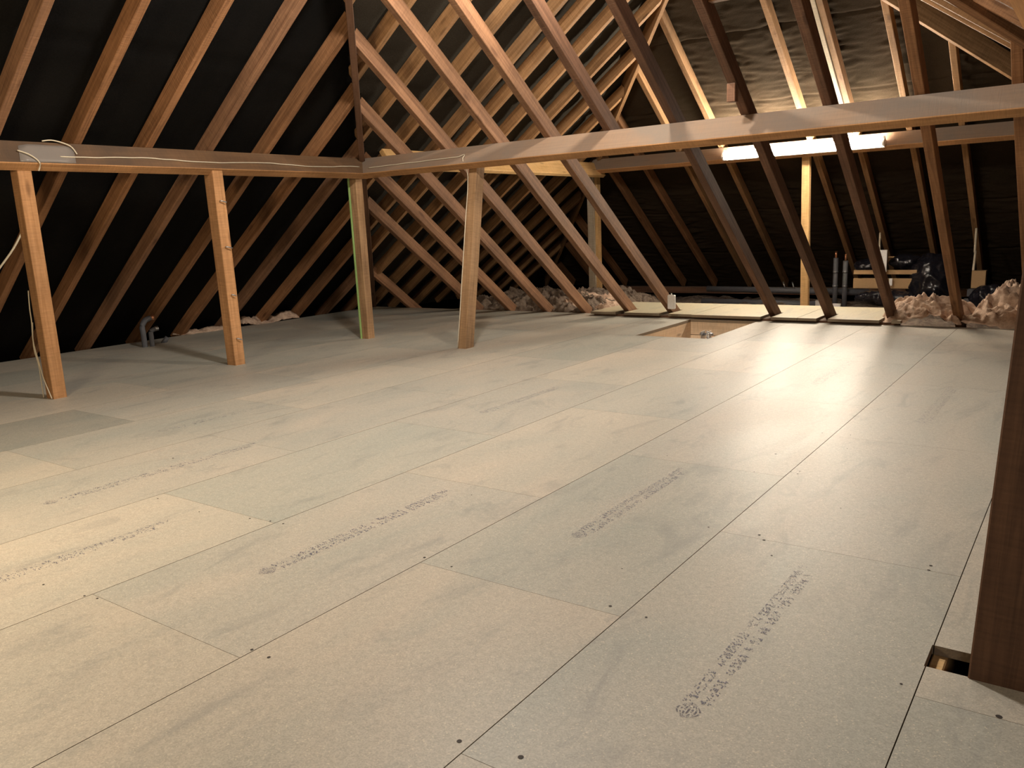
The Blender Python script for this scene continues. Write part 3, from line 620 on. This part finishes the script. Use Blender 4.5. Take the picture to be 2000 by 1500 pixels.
def blob(name, c, r, mat, amp, seed, label, cat, sub=4, freq=3.0, flat=None):
    bm = bmesh.new(); bmesh.ops.create_icosphere(bm, subdivisions=sub, radius=1)
    for v in bm.verts:
        d = v.co.normalized(); q = Vector((d.x*r[0], d.y*r[1], d.z*r[2]))
        k = 1 - abs(noise.noise(q*freq+Vector((seed, 0, 0))))*1.6; k2 = 1-abs(noise.noise(q*freq*2.7+Vector((0, seed, 0))))*1.6
        v.co = q + d*(amp*k + amp*.45*k2)
        if flat is not None and v.co.z < flat: v.co.z = flat
    me = bpy.data.meshes.new(name); bm.to_mesh(me); bm.free(); me.materials.append(mat)
    for p in me.polygons: p.use_smooth = True
    o = bpy.data.objects.new(name, me); o.location = c; COL.objects.link(o); return tag(o, label, cat)
c = P92(1822, 560, 9.15)
blob('wrapped_tank', c, (.20, .20, .30), BLACKP, .04, 2.0, 'water tank wrapped in shiny black plastic', 'tank', 5, 9)
blob('plastic_sheet', P92(1730, 582, 8.85), (.26, .08, .04), BLACKP, .035, 5.0, 'crumpled black plastic sheet under the brown planks', 'plastic', 5, 12)
blob('plastic_sheet', P92(1800, 592, 8.8), (.24, .07, .04), BLACKP, .03, 8.0, 'crumpled black plastic at the foot of the wrapped tank', 'plastic', 5, 12)
blob('plastic_sheet', P92(1940, 585, 8.9), (.17, .1, .11), BLACKP, .03, 11.0, 'black plastic bundle behind the insulation by the near post', 'plastic', 5, 9)
blob('plastic_sheet', P92(1695, 520, 9.25), (.10, .08, .05), BLACKP, .03, 14.0, 'clear-edged plastic fold left of the white panel', 'plastic', 4, 9)
blob('plastic_sheet', P92(1770, 512, 9.3), (.13, .08, .05), BLACKP, .03, 15.0, 'dark plastic fold behind the top of the wrapped tank', 'plastic', 4, 9)

# ---------------------------------------------------------------- insulation
def quilt(x0, x1, y0, y1, z, hgt, mat, seed, label, fx=7, step=.011, edge=.15, wob=.08):
    nx, ny = int((x1-x0)/step), int((y1-y0)/step); V, F = [], []
    for j in range(ny+1):
        for i in range(nx+1):
            x = x0+(x1-x0)*i/nx; y = y0+(y1-y0)*j/ny; q = Vector((x*fx, y*fx, seed))
            e = min((x-x0), (x1-x), (y-y0), (y1-y))/edge; e = max(0, min(1, e + noise.noise(q*.35)*.3)); e = math.sqrt(e)
            n = .50 + .6*noise.noise(q*.6) + .36*(1-2.4*abs(noise.noise(q*1.5))) + .13*(1-2.4*abs(noise.noise(q*4.1)))
            V.append((x+wob*noise.noise(q*.6+Vector((9, 0, 0))), y+wob*noise.noise(q*.6+Vector((0, 9, 0))), z+max(0, hgt*e*max(.15, n)) - (0 if e > 0 else .0)))
    for j in range(ny):
        for i in range(nx): a = j*(nx+1)+i; F.append((a, a+1, a+nx+2, a+nx+1))
    o = mesh_obj('insulation', V, F, mat, smooth=True); return tag(o, label, 'insulation')
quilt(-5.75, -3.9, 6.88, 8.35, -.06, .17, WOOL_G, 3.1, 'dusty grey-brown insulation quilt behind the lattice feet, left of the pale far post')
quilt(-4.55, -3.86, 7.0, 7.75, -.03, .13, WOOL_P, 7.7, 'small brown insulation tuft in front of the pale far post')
quilt(-1.36, -.78, 6.62, 7.45, .02, .16, WOOL_P, 5.2, 'heap of pinkish insulation around the foot of a rafter on the right', edge=.2)
quilt(-.80, -.30, 6.68, 7.6, .0, .24, WOOL_P, 9.4, 'pinkish insulation heap beside the near post', edge=.2)
quilt(-6.98, -6.78, 4.95, 5.65, -.01, .09, WOOL_P, 12.4, 'small tuft of insulation at the left eave between rafter feet', edge=.06, wob=.03)
quilt(-6.98, -6.80, 4.3, 4.85, -.01, .05, WOOL_P, 13.4, 'thin strip of insulation at the left eave behind the nailed post', edge=.06, wob=.03)
quilt(-7.05, -6.80, 2.2, 2.75, -.01, .05, WOOL_P, 15.4, 'tuft of insulation at the left edge of the floor', edge=.06, wob=.03)
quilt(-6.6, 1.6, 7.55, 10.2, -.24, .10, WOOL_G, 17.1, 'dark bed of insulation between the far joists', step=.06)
